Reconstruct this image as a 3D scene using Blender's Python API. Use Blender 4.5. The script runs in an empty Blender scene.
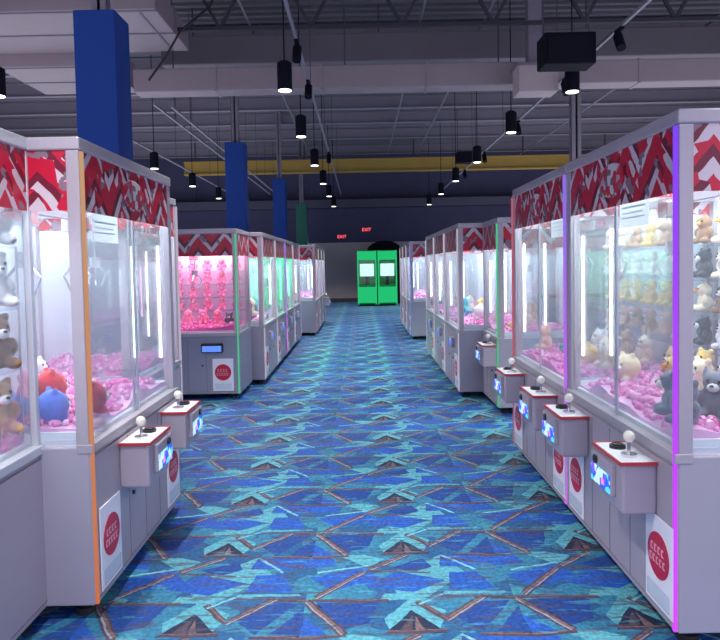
import bpy, bmesh, math, random
from mathutils import Vector, Matrix
random.seed(7)
sc = bpy.context.scene
COL = sc.collection
PI = math.pi

# ------------------------------------------------------------------ materials
MATS = {}
def new_mat(name):
    m = bpy.data.materials.new(name); m.use_nodes = True
    nt = m.node_tree
    for n in list(nt.nodes): nt.nodes.remove(n)
    out = nt.nodes.new('ShaderNodeOutputMaterial')
    return m, nt, out
def pbr(name, col, rough=.5, metal=0., var=0., scale=30., coat=0., sheen=0., spec=None):
    if name in MATS: return MATS[name]
    m, nt, out = new_mat(name)
    b = nt.nodes.new('ShaderNodeBsdfPrincipled')
    b.inputs['Base Color'].default_value = (*col, 1); b.inputs['Roughness'].default_value = rough
    b.inputs['Metallic'].default_value = metal
    if spec is not None: b.inputs['Specular IOR Level'].default_value = spec
    if coat: b.inputs['Coat Weight'].default_value = coat
    if sheen: b.inputs['Sheen Weight'].default_value = sheen
    if var:
        tc = nt.nodes.new('ShaderNodeTexCoord'); no = nt.nodes.new('ShaderNodeTexNoise')
        no.inputs['Scale'].default_value = scale; no.inputs['Detail'].default_value = 3
        nt.links.new(tc.outputs['Object'], no.inputs['Vector'])
        mx = nt.nodes.new('ShaderNodeMixRGB')
        mx.inputs[1].default_value = (*[c * (1 - var) for c in col], 1)
        mx.inputs[2].default_value = (*[min(1, c * (1 + var)) for c in col], 1)
        nt.links.new(no.outputs['Fac'], mx.inputs[0]); nt.links.new(mx.outputs[0], b.inputs['Base Color'])
    nt.links.new(b.outputs[0], out.inputs[0])
    MATS[name] = m; return m
def emit(name, col, s):
    if name in MATS: return MATS[name]
    m, nt, out = new_mat(name)
    e = nt.nodes.new('ShaderNodeEmission'); e.inputs[0].default_value = (*col, 1); e.inputs[1].default_value = s
    nt.links.new(e.outputs[0], out.inputs[0]); MATS[name] = m; return m
def glass_mat(name, tint, refl=.03, haze=.05):
    m, nt, out = new_mat(name)
    t = nt.nodes.new('ShaderNodeBsdfTransparent'); t.inputs[0].default_value = (*tint, 1)
    g = nt.nodes.new('ShaderNodeBsdfGlossy'); g.inputs['Roughness'].default_value = .04
    lw = nt.nodes.new('ShaderNodeLayerWeight'); lw.inputs[0].default_value = .12
    ad = nt.nodes.new('ShaderNodeMath'); ad.operation = 'MULTIPLY_ADD'; ad.inputs[1].default_value = .35; ad.inputs[2].default_value = refl
    nt.links.new(lw.outputs['Fresnel'], ad.inputs[0])
    mx = nt.nodes.new('ShaderNodeMixShader')
    nt.links.new(ad.outputs[0], mx.inputs[0]); nt.links.new(t.outputs[0], mx.inputs[1]); nt.links.new(g.outputs[0], mx.inputs[2])
    df = nt.nodes.new('ShaderNodeBsdfTranslucent'); df.inputs[0].default_value = (.9, .95, 1, 1)
    dg = nt.nodes.new('ShaderNodeBsdfDiffuse'); dg.inputs[0].default_value = (.9, .95, 1, 1)
    m1 = nt.nodes.new('ShaderNodeMixShader'); nt.links.new(df.outputs[0], m1.inputs[1]); nt.links.new(dg.outputs[0], m1.inputs[2])
    m2 = nt.nodes.new('ShaderNodeMixShader'); m2.inputs[0].default_value = haze
    nt.links.new(mx.outputs[0], m2.inputs[1]); nt.links.new(m1.outputs[0], m2.inputs[2])
    nt.links.new(m2.outputs[0], out.inputs[0]); MATS[name] = m; return m
class NT:
    """tiny expression builder for math nodes"""
    def __init__(s, nt): s.nt = nt
    def m(s, op, a, b=None, c=None):
        n = s.nt.nodes.new('ShaderNodeMath'); n.operation = op
        for i, v in enumerate((a, b, c)):
            if v is None: continue
            if isinstance(v, (int, float)): n.inputs[i].default_value = v
            else: s.nt.links.new(v, n.inputs[i])
        return n.outputs[0]
    def mix(s, fac, a, b):
        n = s.nt.nodes.new('ShaderNodeMixRGB')
        for i, v in enumerate((fac, a, b)):
            if isinstance(v, tuple): n.inputs[i].default_value = (*v, 1)
            elif isinstance(v, (int, float)): n.inputs[i].default_value = v
            else: s.nt.links.new(v, n.inputs[i])
        return n.outputs[0]

WHITE = pbr('white_metal', (.42, .37, .43), .42, 0, .05, 6)
SIDE = pbr('lilac_panel', (.40, .38, .45), .42, 0, .05, 5)
FRAME = pbr('brushed_frame', (.46, .43, .48), .38, .2, .05, 40)
BLACK = pbr('black_plastic', (.012, .012, .016), .4)
RUBBER = pbr('black_rubber', (.02, .02, .022), .8)
CHROME = pbr('chrome', (.75, .75, .78), .18, 1)
BACK = pbr('white_back_panel', (.78, .80, .86), .5, 0, .03, 4)
PAPER = pbr('white_paper', (.86, .90, .92), .7)
def sheet_mat():
    m, nt, out = new_mat('thin_paper'); a = nt.nodes.new('ShaderNodeBsdfDiffuse'); b = nt.nodes.new('ShaderNodeBsdfTranslucent'); x = nt.nodes.new('ShaderNodeMixShader')
    a.inputs[0].default_value = b.inputs[0].default_value = (.92, .95, .96, 1); x.inputs[0].default_value = .55
    nt.links.new(a.outputs[0], x.inputs[1]); nt.links.new(b.outputs[0], x.inputs[2]); nt.links.new(x.outputs[0], out.inputs[0]); return m
SHEET = sheet_mat()
INK = pbr('pale_ink', (.68, .82, .84), .7)
POSTER = pbr('white_poster', (.90, .88, .93), .5)
REDLOGO = pbr('red_vinyl', (.62, .012, .06), .4)
REDTRIM = pbr('red_trim', (.55, .04, .05), .4)
GLASS = glass_mat('clear_glass', (.955, .975, .985))
ACRYL = glass_mat('clear_acrylic', (.88, .93, .96), .05)
TUBE_W = emit('white_tube', (.88, .93, 1), 5)
TUBE_P = emit('pink_tube', (1, .40, .62), 5)
TUBE_G = emit('green_tube', (.16, 1, .45), 3.5)
TUBE_B = emit('blue_white_tube', (.62, .72, 1), 5)
def led_grad(name, lo, hi, st):
    m, nt, out = new_mat(name); N = NT(nt)
    tc = nt.nodes.new('ShaderNodeTexCoord'); sp = nt.nodes.new('ShaderNodeSeparateXYZ'); nt.links.new(tc.outputs['Object'], sp.inputs[0])
    e = nt.nodes.new('ShaderNodeEmission'); e.inputs[1].default_value = st
    f = N.m('MULTIPLY', sp.outputs[2], .48)
    nt.links.new(N.mix(f, lo, hi), e.inputs[0]); nt.links.new(e.outputs[0], out.inputs[0]); return m
TOP_W = emit('top_light_white', (.84, .97, 1), 6.0); TOP_P = emit('top_light_pink', (1, .42, .62), 9.0); TOP_G = emit('top_light_green', (.10, 1, .40), 11.0)
LED = {'purple': led_grad('led_purple', (.60, .06, .80), (.17, .05, .72), .75), 'violet': led_grad('led_violet', (.50, .10, .62), (.18, .12, .56), .80),
       'orange': led_grad('led_orange', (.85, .22, .10), (.80, .48, .26), .40), 'green': emit('led_green', (.08, .55, .27), .55),
       'red': emit('led_red', (.62, .16, .25), .38), 'white': emit('led_white', (.75, .66, .85), .36),
       'blue': emit('led_blue', (.20, .32, .9), .42), 'magenta': emit('led_magenta', (.62, .07, .9), .45)}

def header_material(frag=.36, freq=3.0, nz=.35):
    m, nt, out = new_mat('red_zigzag_vinyl'); N = NT(nt)
    b = nt.nodes.new('ShaderNodeBsdfPrincipled'); b.inputs['Roughness'].default_value = .35
    tc = nt.nodes.new('ShaderNodeTexCoord'); sp = nt.nodes.new('ShaderNodeSeparateXYZ')
    nt.links.new(tc.outputs['Object'], sp.inputs[0])
    s = N.m('ADD', sp.outputs[0], sp.outputs[1])
    tri = N.m('ABSOLUTE', N.m('SUBTRACT', N.m('FRACT', N.m('MULTIPLY', s, freq)), .5))
    no = nt.nodes.new('ShaderNodeTexNoise'); no.inputs['Scale'].default_value = 5.0
    nt.links.new(tc.outputs['Object'], no.inputs['Vector'])
    t = N.m('ADD', N.m('MULTIPLY', sp.outputs[2], 4.3), N.m('MULTIPLY', tri, 1.7))
    t = N.m('ADD', t, N.m('MULTIPLY', no.outputs['Fac'], nz))
    vo = nt.nodes.new('ShaderNodeTexVoronoi'); vo.inputs['Scale'].default_value = 13
    nt.links.new(tc.outputs['Object'], vo.inputs['Vector'])
    sv = nt.nodes.new('ShaderNodeSeparateXYZ'); nt.links.new(vo.outputs['Color'], sv.inputs[0])
    t = N.m('ADD', t, N.m('MULTIPLY', N.m('GREATER_THAN', sv.outputs[0], .66), frag))
    f = N.m('FRACT', t)
    c = N.mix(N.m('LESS_THAN', f, .52), (.64, .56, .62), (.56, .010, .045))
    c = N.mix(N.m('MULTIPLY', N.m('GREATER_THAN', f, .78), 1.0), c, (.17, .012, .035))
    n2 = nt.nodes.new('ShaderNodeTexNoise'); n2.inputs['Scale'].default_value = 11
    nt.links.new(tc.outputs['Object'], n2.inputs['Vector'])
    c = N.mix(N.m('GREATER_THAN', n2.outputs['Fac'], .61), c, (.24, .17, .22))
    nt.links.new(c, b.inputs['Base Color']); nt.links.new(b.outputs[0], out.inputs[0])
    return m
HEADER = header_material()
HEADER_CLEAN = header_material(0., 3.1, .12)
def emblem_material():
    m, nt, out = new_mat('silver_red_emblem')
    b = nt.nodes.new('ShaderNodeBsdfPrincipled'); b.inputs['Roughness'].default_value = .35
    tc = nt.nodes.new('ShaderNodeTexCoord'); v = nt.nodes.new('ShaderNodeTexVoronoi'); v.inputs['Scale'].default_value = 24
    nt.links.new(tc.outputs['Object'], v.inputs['Vector'])
    r = nt.nodes.new('ShaderNodeValToRGB'); r.color_ramp.interpolation = 'CONSTANT'
    r.color_ramp.elements[0].color = (.56, .01, .05, 1); r.color_ramp.elements[1].color = (.22, .16, .20, 1); r.color_ramp.elements[1].position = .8
    for p, c in ((.38, (.46, .40, .46)), (.58, (.60, .02, .06)), (.68, (.66, .60, .64))):
        e = r.color_ramp.elements.new(p); e.color = (*c, 1)
    sp = nt.nodes.new('ShaderNodeSeparateXYZ'); nt.links.new(v.outputs['Color'], sp.inputs[0]); nt.links.new(sp.outputs[0], r.inputs[0])
    nt.links.new(r.outputs[0], b.inputs['Base Color']); nt.links.new(b.outputs[0], out.inputs[0]); return m
EMBLEM = emblem_material()

def bed_material():
    m, nt, out = new_mat('pink_crystals'); N = NT(nt)
    b = nt.nodes.new('ShaderNodeBsdfPrincipled'); b.inputs['Roughness'].default_value = .25
    ge = nt.nodes.new('ShaderNodeNewGeometry'); r = nt.nodes.new('ShaderNodeValToRGB')
    r.color_ramp.elements[0].color = (.72, .10, .40, 1); r.color_ramp.elements[1].color = (.90, .50, .76, 1)
    e = r.color_ramp.elements.new(.45); e.color = (.86, .25, .58, 1)
    nt.links.new(ge.outputs['Random Per Island'], r.inputs[0]); nt.links.new(r.outputs[0], b.inputs['Base Color'])
    nt.links.new(b.outputs[0], out.inputs[0]); return m
BED = bed_material()

def screen_material():
    m, nt, out = new_mat('card_reader_screen'); N = NT(nt)
    tc = nt.nodes.new('ShaderNodeTexCoord'); v = nt.nodes.new('ShaderNodeTexVoronoi'); v.inputs['Scale'].default_value = 26
    nt.links.new(tc.outputs['Object'], v.inputs['Vector'])
    r = nt.nodes.new('ShaderNodeValToRGB'); r.color_ramp.interpolation = 'CONSTANT'
    r.color_ramp.elements[0].color = (.04, .12, .9, 1)
    for p, c in ((.35, (.10, .65, 1)), (.6, (.5, .75, 1)), (.8, (.18, .12, .8)), (.93, (.9, .25, .6))):
        e = r.color_ramp.elements.new(p); e.color = (*c, 1)
    r.color_ramp.elements[-1].color = (.2, .2, 1, 1)
    sp = nt.nodes.new('ShaderNodeSeparateXYZ'); nt.links.new(v.outputs['Color'], sp.inputs[0]); nt.links.new(sp.outputs[0], r.inputs[0])
    e = nt.nodes.new('ShaderNodeEmission'); e.inputs[1].default_value = .75
    nt.links.new(r.outputs[0], e.inputs[0]); nt.links.new(e.outputs[0], out.inputs[0]); return m
SCREEN = screen_material()

def fur(name, col): return pbr('plush_' + name, col, .95, 0, .16, 55, 0, .3)
FUR = {'cream': fur('cream', (.82, .70, .50)), 'yellow': fur('yellow', (.85, .58, .16)), 'white': fur('white', (.82, .80, .80)),
       'tan': fur('tan', (.55, .34, .19)), 'brown': fur('brown', (.26, .14, .075)), 'grey': fur('grey', (.20, .20, .25)),
       'dark': fur('dark', (.055, .06, .075)), 'pink': fur('pink', (.88, .28, .46)), 'red': fur('red', (.72, .02, .04)),
       'blue': fur('blue', (.06, .18, .72)), 'teal': fur('teal', (.05, .45, .52)), 'peach': fur('peach', (.86, .52, .40)),
       'pale_grey': fur('pale_grey', (.48, .50, .55))}
EYE = pbr('black_eye', (.01, .01, .012), .15)
BEAK = pbr('orange_felt', (.85, .33, .05), .8)

# ------------------------------------------------------------------ mesh helpers
class MB:
    def __init__(s): s.bm = bmesh.new()
    def box(s, x0, x1, y0, y1, z0, z1, bev=0.):
        r = bmesh.ops.create_cube(s.bm, size=1)
        M = Matrix.Translation(((x0 + x1) / 2, (y0 + y1) / 2, (z0 + z1) / 2)) @ Matrix.Diagonal((x1 - x0, y1 - y0, z1 - z0, 1))
        bmesh.ops.transform(s.bm, matrix=M, verts=r['verts'])
        if bev:
            ed = list({e for v in r['verts'] for e in v.link_edges})
            bmesh.ops.bevel(s.bm, geom=ed, offset=bev, segments=2, affect='EDGES', profile=.5)
        return s
    def cyl(s, p, q, r0, r1=None, n=12):
        p, q = Vector(p), Vector(q); d = q - p
        r = bmesh.ops.create_cone(s.bm, cap_ends=True, segments=n, radius1=r0, radius2=r0 if r1 is None else r1, depth=d.length)
        M = Matrix.Translation((p + q) / 2) @ d.to_track_quat('Z', 'Y').to_matrix().to_4x4()
        bmesh.ops.transform(s.bm, matrix=M, verts=r['verts']); return s
    def ell(s, c, rad, rot=None, sub=2):
        r = bmesh.ops.create_icosphere(s.bm, subdivisions=sub, radius=1)
        M = Matrix.Translation(c) @ (rot.to_matrix().to_4x4() if rot else Matrix()) @ Matrix.Diagonal((*rad, 1))
        bmesh.ops.transform(s.bm, matrix=M, verts=r['verts']); return s
    def beam(s, p, q, w, h):
        p, q = Vector(p), Vector(q); d = q - p
        r = bmesh.ops.create_cube(s.bm, size=1)
        M = Matrix.Translation((p + q) / 2) @ d.to_track_quat('Z', 'Y').to_matrix().to_4x4() @ Matrix.Diagonal((w, h, d.length, 1))
        bmesh.ops.transform(s.bm, matrix=M, verts=r['verts']); return s
    def mesh(s, name, mat, smooth=False):
        me = bpy.data.meshes.new(name); s.bm.to_mesh(me); s.bm.free()
        if smooth:
            for p in me.polygons: p.use_smooth = True
        if mat: me.materials.append(mat)
        return me
def link(name, me, parent=None, mat=None, loc=None):
    o = bpy.data.objects.new(name, me); COL.objects.link(o)
    if parent: o.parent = parent
    if loc: o.location = loc
    if mat and me:
        o.material_slots[0].link = 'OBJECT'; o.material_slots[0].material = mat
    return o
def empty(name, loc, rz=0.):
    o = bpy.data.objects.new(name, None); COL.objects.link(o); o.location = loc; o.rotation_euler = (0, 0, rz)
    o.empty_display_size = .1; return o
def tag(o, label, cat, group=None, kind=None):
    o['label'] = label; o['category'] = cat
    if group: o['group'] = group
    if kind: o['kind'] = kind
    return o
def struct(o, label=None):
    o['kind'] = 'structure'
    if label: o['label'] = label
    return o
CACHE = {}
def cached(key, fn):
    if key not in CACHE: CACHE[key] = fn()
    return CACHE[key]

# ------------------------------------------------------------------ carpet
def carpet_material():
    m, nt, out = new_mat('patterned_carpet'); N = NT(nt)
    b = nt.nodes.new('ShaderNodeBsdfPrincipled'); b.inputs['Roughness'].default_value = .6
    b.inputs['Specular IOR Level'].default_value = .35
    tc = nt.nodes.new('ShaderNodeTexCoord'); sp = nt.nodes.new('ShaderNodeSeparateXYZ')
    nt.links.new(tc.outputs['Object'], sp.inputs[0])
    U0, V0, PU, PV = .215, 2.88, 1.0, .77
    wn = nt.nodes.new('ShaderNodeTexNoise'); wn.inputs['Scale'].default_value = 9; nt.links.new(tc.outputs['Object'], wn.inputs['Vector'])
    wv = nt.nodes.new('ShaderNodeVectorMath'); wv.operation = 'MULTIPLY_ADD'; wv.inputs[1].default_value = (.022, .022, 0)
    nt.links.new(wn.outputs['Color'], wv.inputs[0]); nt.links.new(tc.outputs['Object'], wv.inputs[2])
    sp = nt.nodes.new('ShaderNodeSeparateXYZ'); nt.links.new(wv.outputs[0], sp.inputs[0])
    u = N.m('SUBTRACT', N.m('MULTIPLY', N.m('FRACT', N.m('MULTIPLY_ADD', sp.outputs[0], 1 / PU, (.5 * PU - U0) / PU)), PU), .5 * PU)
    v = N.m('SUBTRACT', N.m('MULTIPLY', N.m('FRACT', N.m('MULTIPLY_ADD', sp.outputs[1], 1 / PV, (.12 - V0) / PV)), PV), .12)
    cb = nt.nodes.new('ShaderNodeCombineXYZ'); nt.links.new(u, cb.inputs[0]); nt.links.new(v, cb.inputs[1]); cb.inputs[2].default_value = 1
    def poly(pts):
        A = sum(pts[i][0] * pts[(i + 1) % len(pts)][1] - pts[(i + 1) % len(pts)][0] * pts[i][1] for i in range(len(pts)))
        if A < 0: pts = pts[::-1]
        r = None
        for i in range(len(pts)):
            x0, y0 = pts[i]; x1, y1 = pts[(i + 1) % len(pts)]
            L = math.hypot(x1 - x0, y1 - y0); nx, ny = -(y1 - y0) / L, (x1 - x0) / L
            d = nt.nodes.new('ShaderNodeVectorMath'); d.operation = 'DOT_PRODUCT'
            nt.links.new(cb.outputs[0], d.inputs[0]); d.inputs[1].default_value = (nx, ny, -(nx * x0 + ny * y0))
            r = d.outputs['Value'] if r is None else N.m('MINIMUM', r, d.outputs['Value'])
        return N.m('GREATER_THAN', r, 0)
    def bar(p, q, w):
        dx, dy = q[0] - p[0], q[1] - p[1]; L = math.hypot(dx, dy); nx, ny = -dy / L * w / 2, dx / L * w / 2
        return poly([(p[0] + nx, p[1] + ny), (q[0] + nx, q[1] + ny), (q[0] - nx, q[1] - ny), (p[0] - nx, p[1] - ny)])
    no = nt.nodes.new('ShaderNodeTexNoise'); no.inputs['Scale'].default_value = 3.2; no.inputs['Detail'].default_value = 2
    nt.links.new(tc.outputs['Object'], no.inputs['Vector'])
    teal, cyan = (.036, .22, .36), (.11, .42, .50)
    blue, dblue, navy = (.018, .110, .50), (.014, .070, .30), (.018, .028, .075)
    brown, rust, pale = (.085, .065, .10), (.24, .13, .11), (.30, .33, .42)
    c = N.mix(N.m('GREATER_THAN', no.outputs['Fac'], .52), teal, (.020, .12, .28))
    P = [  # base areas
        (cyan, [(.02, .10), (.30, .44), (.20, .64), (-.12, .34)]), (cyan, [(-.36, .65), (-.20, .50), (-.10, .60), (-.22, .65)]),
        (cyan, [(-.13, .0), (.0, .18), (.16, .06), (.10, -.12), (-.1, -.12)]), ((.05, .30, .38), [(-.5, .30), (-.36, .20), (-.44, .06), (-.5, .06)]),
        (blue, [(-.50, .40), (-.22, .50), (-.12, .36), (-.38, .27)]), (blue, [(-.22, .30), (-.05, .45), (.19, .35), (.02, .235)]),
        (blue, [(-.5, .50), (-.5, .625), (-.40, .62), (-.36, .52)]), (blue, [(.18, .50), (.20, .63), (.5, .625), (.5, .50)]),
        (dblue, [(-.45, .155), (-.15, .15), (-.20, -.03), (-.34, -.09)]), (dblue, [(.20, .0), (.34, .15), (.47, .15), (.30, -.11)]),
        (blue, [(.20, .26), (.22, .43), (.36, .44), (.43, .25)]), (dblue, [(-.08, .50), (.10, .60), (.14, .5), (.04, .44)]),
        (dblue, [(.36, -.11), (.5, .1), (.5, -.12)]), (blue, [(-.5, .02), (-.38, -.12), (-.5, -.12)]),
        (cyan, [(-.15, .16), (.02, .17), (-.02, .215), (-.12, .23)]), (cyan, [(.16, .21), (.48, .215), (.46, .235), (.17, .24)]),
        (navy, [(-.13, -.12), (.0, .07), (.14, -.12)]), ((.10, .07, .09), [(-.07, -.10), (.0, .03), (-.01, -.10)]), ((.20, .13, .13), [(.005, -.10), (.01, .02), (.05, -.10)]),
        (navy, [(-.5, .18), (-.40, .10), (-.5, .12)]), (navy, [(.30, .64), (.5, .65), (.5, .63), (.32, .625)]),
    ]
    for col, pts in P: c = N.mix(poly(pts), c, col)
    L = [((-.5, .17), (-.31, -.12), .05), ((-.47, .175), (-.10, .160), .028), ((-.45, .20), (-.21, .46), .042),
         ((-.19, .48), (.02, .645), .042), ((.155, -.015), (.36, .19), .045), ((.03, .15), (.155, -.015), .035),
         ((.28, .645), (.5, .625), .03), ((-.5, .625), (-.30, .645), .03), ((.38, .175), (.5, .165), .028),
         ((-.12, -.105), (.14, -.10), .025), ((-.20, .47), (.12, .43), .016), ((.14, .20), (.46, .18), .016), ((.20, .62), (.46, .50), .018)]
    for p, q, w in L:
        c = N.mix(bar(p, q, w), c, brown)
        c = N.mix(bar((p[0], p[1] + w * .22), (q[0], q[1] + w * .22), w * .26), c, rust)
        if w > .035: c = N.mix(bar((p[0], p[1] - w * .25), (q[0], q[1] - w * .25), w * .2), c, pale)
    for p, q in (((.36, .46), (.20, .64)), ((-.46, .45), (-.20, .52)), ((.04, .12), (.16, .21))):
        c = N.mix(bar(p, q, .016), c, (.20, .52, .62))
    mp = nt.nodes.new('ShaderNodeMapping'); mp.inputs['Scale'].default_value = (2.2, 15, 1); nt.links.new(tc.outputs['Object'], mp.inputs[0])
    n4 = nt.nodes.new('ShaderNodeTexNoise'); n4.inputs['Scale'].default_value = 2.0; n4.inputs['Detail'].default_value = 3
    nt.links.new(mp.outputs[0], n4.inputs['Vector'])
    c = N.mix(N.m('MULTIPLY', N.m('GREATER_THAN', n4.outputs['Fac'], .585), .65), c, (.085, .075, .12))
    c = N.mix(N.m('MULTIPLY', N.m('LESS_THAN', n4.outputs['Fac'], .38), .45), c, (.09, .36, .46))
    n2 = nt.nodes.new('ShaderNodeTexNoise'); n2.inputs['Scale'].default_value = 45; n2.inputs['Detail'].default_value = 2
    nt.links.new(tc.outputs['Object'], n2.inputs['Vector'])
    g = N.m('MULTIPLY_ADD', n2.outputs['Fac'], 1.5, .25)
    cm = nt.nodes.new('ShaderNodeVectorMath'); cm.operation = 'SCALE'
    nt.links.new(c, cm.inputs[0]); nt.links.new(g, cm.inputs['Scale'])
    nt.links.new(cm.outputs[0], b.inputs['Base Color'])
    bp = nt.nodes.new('ShaderNodeBump'); bp.inputs['Strength'].default_value = .3; bp.inputs['Distance'].default_value = .01
    n3 = nt.nodes.new('ShaderNodeTexNoise'); n3.inputs['Scale'].default_value = 220
    nt.links.new(tc.outputs['Object'], n3.inputs['Vector']); nt.links.new(n3.outputs['Fac'], bp.inputs['Height']); nt.links.new(bp.outputs[0], b.inputs['Normal'])
    nt.links.new(b.outputs[0], out.inputs[0]); return m

# ------------------------------------------------------------------ room shell
WX, YB, YF, ZC = 12.0, -1.5, 28.0, 6.35
struct(link('floor', MB().box(-WX, WX, -4, YF, -.1, 0).mesh('floor', carpet_material())))
NAVY = pbr('navy_wall', (.075, .075, .15), .8, 0, .1, 2)
LOWW = pbr('grey_brown_wall', (.62, .50, .50), .8, 0, .08, 2)
struct(link('wall_back', MB().box(-WX, WX, YF, YF + .2, 2.55, ZC).mesh('wall_back', NAVY)))
struct(link('trim_1', MB().box(-WX, WX, YF, YF + .2, 0, 2.55).mesh('trim_1', LOWW)), 'grey brown lower part of the far wall')
struct(link('baseboard_back', MB().box(-WX, WX, YF - .03, YF, 0, .16).mesh('bb', pbr('base', (.10, .09, .10), .6))))
struct(link('wall_left', MB().box(-WX - .2, -WX, YB, YF, 0, ZC).mesh('wall_left', NAVY)))
struct(link('wall_right', MB().box(WX, WX + .2, YB, YF, 0, ZC).mesh('wall_right', NAVY)))
def deck():
    bm = bmesh.new(); y = YB; prof = []
    while y < YF:
        prof += [(y, ZC), (y + .11, ZC), (y + .14, ZC + .05), (y + .24, ZC + .05)]; y += .27
    prof.append((YF, ZC))
    a = [bm.verts.new((-WX, p[0], p[1])) for p in prof]; b = [bm.verts.new((WX, p[0], p[1])) for p in prof]
    for i in range(len(prof) - 1): bm.faces.new((a[i], b[i], b[i + 1], a[i + 1]))
    top = [bm.verts.new((x, yy, ZC + .15)) for x, yy in ((-WX, YB), (WX, YB), (WX, YF), (-WX, YF))]
    bm.faces.new(top)
    me = bpy.data.meshes.new('ceiling'); bm.to_mesh(me); bm.free()
    me.materials.append(pbr('dark_deck', (.155, .15, .185), .6, 0, .15, 1.2)); return me
struct(link('ceiling', deck()))

STEEL = pbr('dark_steel', (.07, .068, .09), .55, 0, .1, 4)
GSTEEL = pbr('grey_steel', (.25, .235, .28), .5, 0, .08, 4)
DUCT = pbr('galvanised_duct', (.31, .26, .28), .5, 0, .07, 2.5)
DUCTD = pbr('duct_seam', (.20, .18, .22), .5)

# truss and roof beams across the hall
DARKT = pbr('truss_paint', (.030, .030, .045), .6)
t = empty('roof_truss', (0, 9.6, 0)); tag(t, 'dark open web steel roof truss crossing the top of the picture', 'truss')
z0, z1 = 5.06, 6.26
link('bottom_chord', MB().beam((-WX + .05, 0, z0), (WX - .05, 0, z0), .06, .05).mesh('bc', DARKT), t)
link('top_chord', MB().beam((-WX + .05, 0, z1), (WX - .05, 0, z1), .08, .08).mesh('tc', DARKT), t)
n = 18; st = (2 * WX - .2) / n
for k in range(n):
    x = -WX + .1 + k * st
    link('diagonal', MB().beam((x, 0, z1), (x + st / 2, 0, z0), .045, .045).mesh('dg', DARKT), t)
    link('diagonal', MB().beam((x + st / 2, 0, z0), (x + st, 0, z1), .045, .045).mesh('dg', DARKT), t)
ORD = ['nearest', 'second', 'third', 'fourth', 'fifth', 'sixth', 'farthest']
for i, y in enumerate((13.1, 14.9, 16.7, 18.6, 20.5, 23.0, 26.2)):
    tag(link('roof_beam', cached('rbm', lambda: MB().box(-WX, WX, -.07, .07, 6.00, 6.02).box(-WX, WX, -.07, .07, 6.32, 6.34).box(-WX, WX, -.01, .01, 6.01, 6.33).mesh('rb', GSTEEL)), None, None, (0, y, 0)),
        f'grey steel roof beam crossing the hall behind the ducts, {ORD[i]} of seven', 'beam', 'roof beams')
# yellow beam
yb = empty('crane_beam', (0, 24.0, 0)); tag(yb, 'long yellow beam crossing the hall below the far ceiling', 'beam')
YEL = pbr('yellow_paint', (.44, .30, .06), .5, 0, .12, 2)
link('web', MB().box(-6.4, 9.5, -.05, .05, 5.02, 5.42).mesh('yb', YEL), yb)
link('flange', MB().box(-6.4, 9.5, -.14, .14, 5.42, 5.46).box(-6.4, 9.5, -.14, .14, 4.98, 5.02).mesh('yf', YEL), yb)
for x in (-6, -2, 2, 6, 9): link('hanger', MB().cyl((x, 0, 5.46), (x, 0, ZC + .02), .03).mesh('yh', STEEL), yb)
# ducts
d = empty('air_duct', (0, 0, 0)); tag(d, 'long pale rectangular air duct crossing the hall under the trusses', 'duct')
link('duct_body', MB().box(-3.6, 11.5, 10.55, 10.92, 4.43, 4.80, .02).mesh('db', DUCT), d)
for k in range(9): link('seam', MB().box(-2.3 + k * 1.7, -2.26 + k * 1.7, 10.535, 10.935, 4.42, 4.81).mesh('ds', DUCT), d)
for x in (-3, -.2, 2.3, 6.4, 9.6): link('hanger', MB().cyl((x, 10.74, 4.80), (x, 10.74, ZC + .02), .012, n=6).mesh('dh', STEEL), d)
d = empty('air_duct', (0, 0, 0)); tag(d, 'wide darker grey air duct crossing the hall just above the pale one', 'duct')
link('duct_body', MB().box(-3.5, 11.5, 11.75, 12.6, 5.22, 5.72, .02).mesh('d2', pbr('grey_duct', (.165, .15, .175), .6, 0, .08, 2)), d)
for x in (-3, .4, 4.2, 8.2): link('hanger', MB().cyl((x, 12.1, 5.72), (x, 12.1, ZC + .02), .012, n=6).mesh('d2h', STEEL), d)
# stepped plenum on the left
d = empty('air_plenum', (0, 0, 0)); tag(d, 'large pale stepped duct plenum behind the first blue pillar', 'duct')
pl = [(-5.6, -3.92, 10.2, 11.8, 4.75, 5.2), (-5.6, -2.60, 8.55, 10.2, 4.95, 5.3), (-5.9, -2.85, 7.3, 8.55, 5.12, 5.45)]
for i, bxx in enumerate(pl): link('duct_section', MB().box(*bxx, .015).mesh('ps', DUCT), d)
for x0, x1, y0, y1, z0, z1 in pl:
    for k in (0, .5):
        yy = y0 + k * (y1 - y0) + .02; link('seam', MB().box(x0 - .01, x1 + .012, yy, yy + .035, z0 - .014, z1 + .014).mesh('pm', DUCTD), d)
    link('seam', MB().box(x1 - .25, x1 - .22, y0 + .05, y1 - .05, z0 - .012, z0 + .01).mesh('pm', DUCTD), d)
    for x in (x0 + .3, x1 - .3): link('hanger', MB().cyl((x, (y0 + y1) / 2, z1), (x, (y0 + y1) / 2, ZC + .02), .012, n=6).mesh('ph', STEEL), d)
d = empty('duct_drop', (0, 0, 0)); tag(d, 'short pale beige duct drop hanging under the long cross duct by the black speaker', 'duct')
link('duct_body', MB().box(2.42, 3.02, 9.9, 10.3, 4.15, 4.56, .02).mesh('dd', pbr('beige_duct', (.50, .42, .42), .6, 0, .06, 3)), d)
link('collar', MB().box(2.40, 3.035, 9.88, 10.32, 4.54, 4.58).mesh('dc', DUCTD), d)
link('hanger', MB().box(2.6, 2.8, 10.0, 10.2, 4.58, ZC + .02).mesh('ddh', DUCTD), d)
d = tag(link('air_duct', MB().box(-9, 9, 27.35, 27.95, 4.0, 4.35, .02).mesh('fd', pbr('navy_duct', (.075, .075, .12), .6))), 'dark navy duct running along the far wall below the yellow beam', 'duct')
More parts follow.
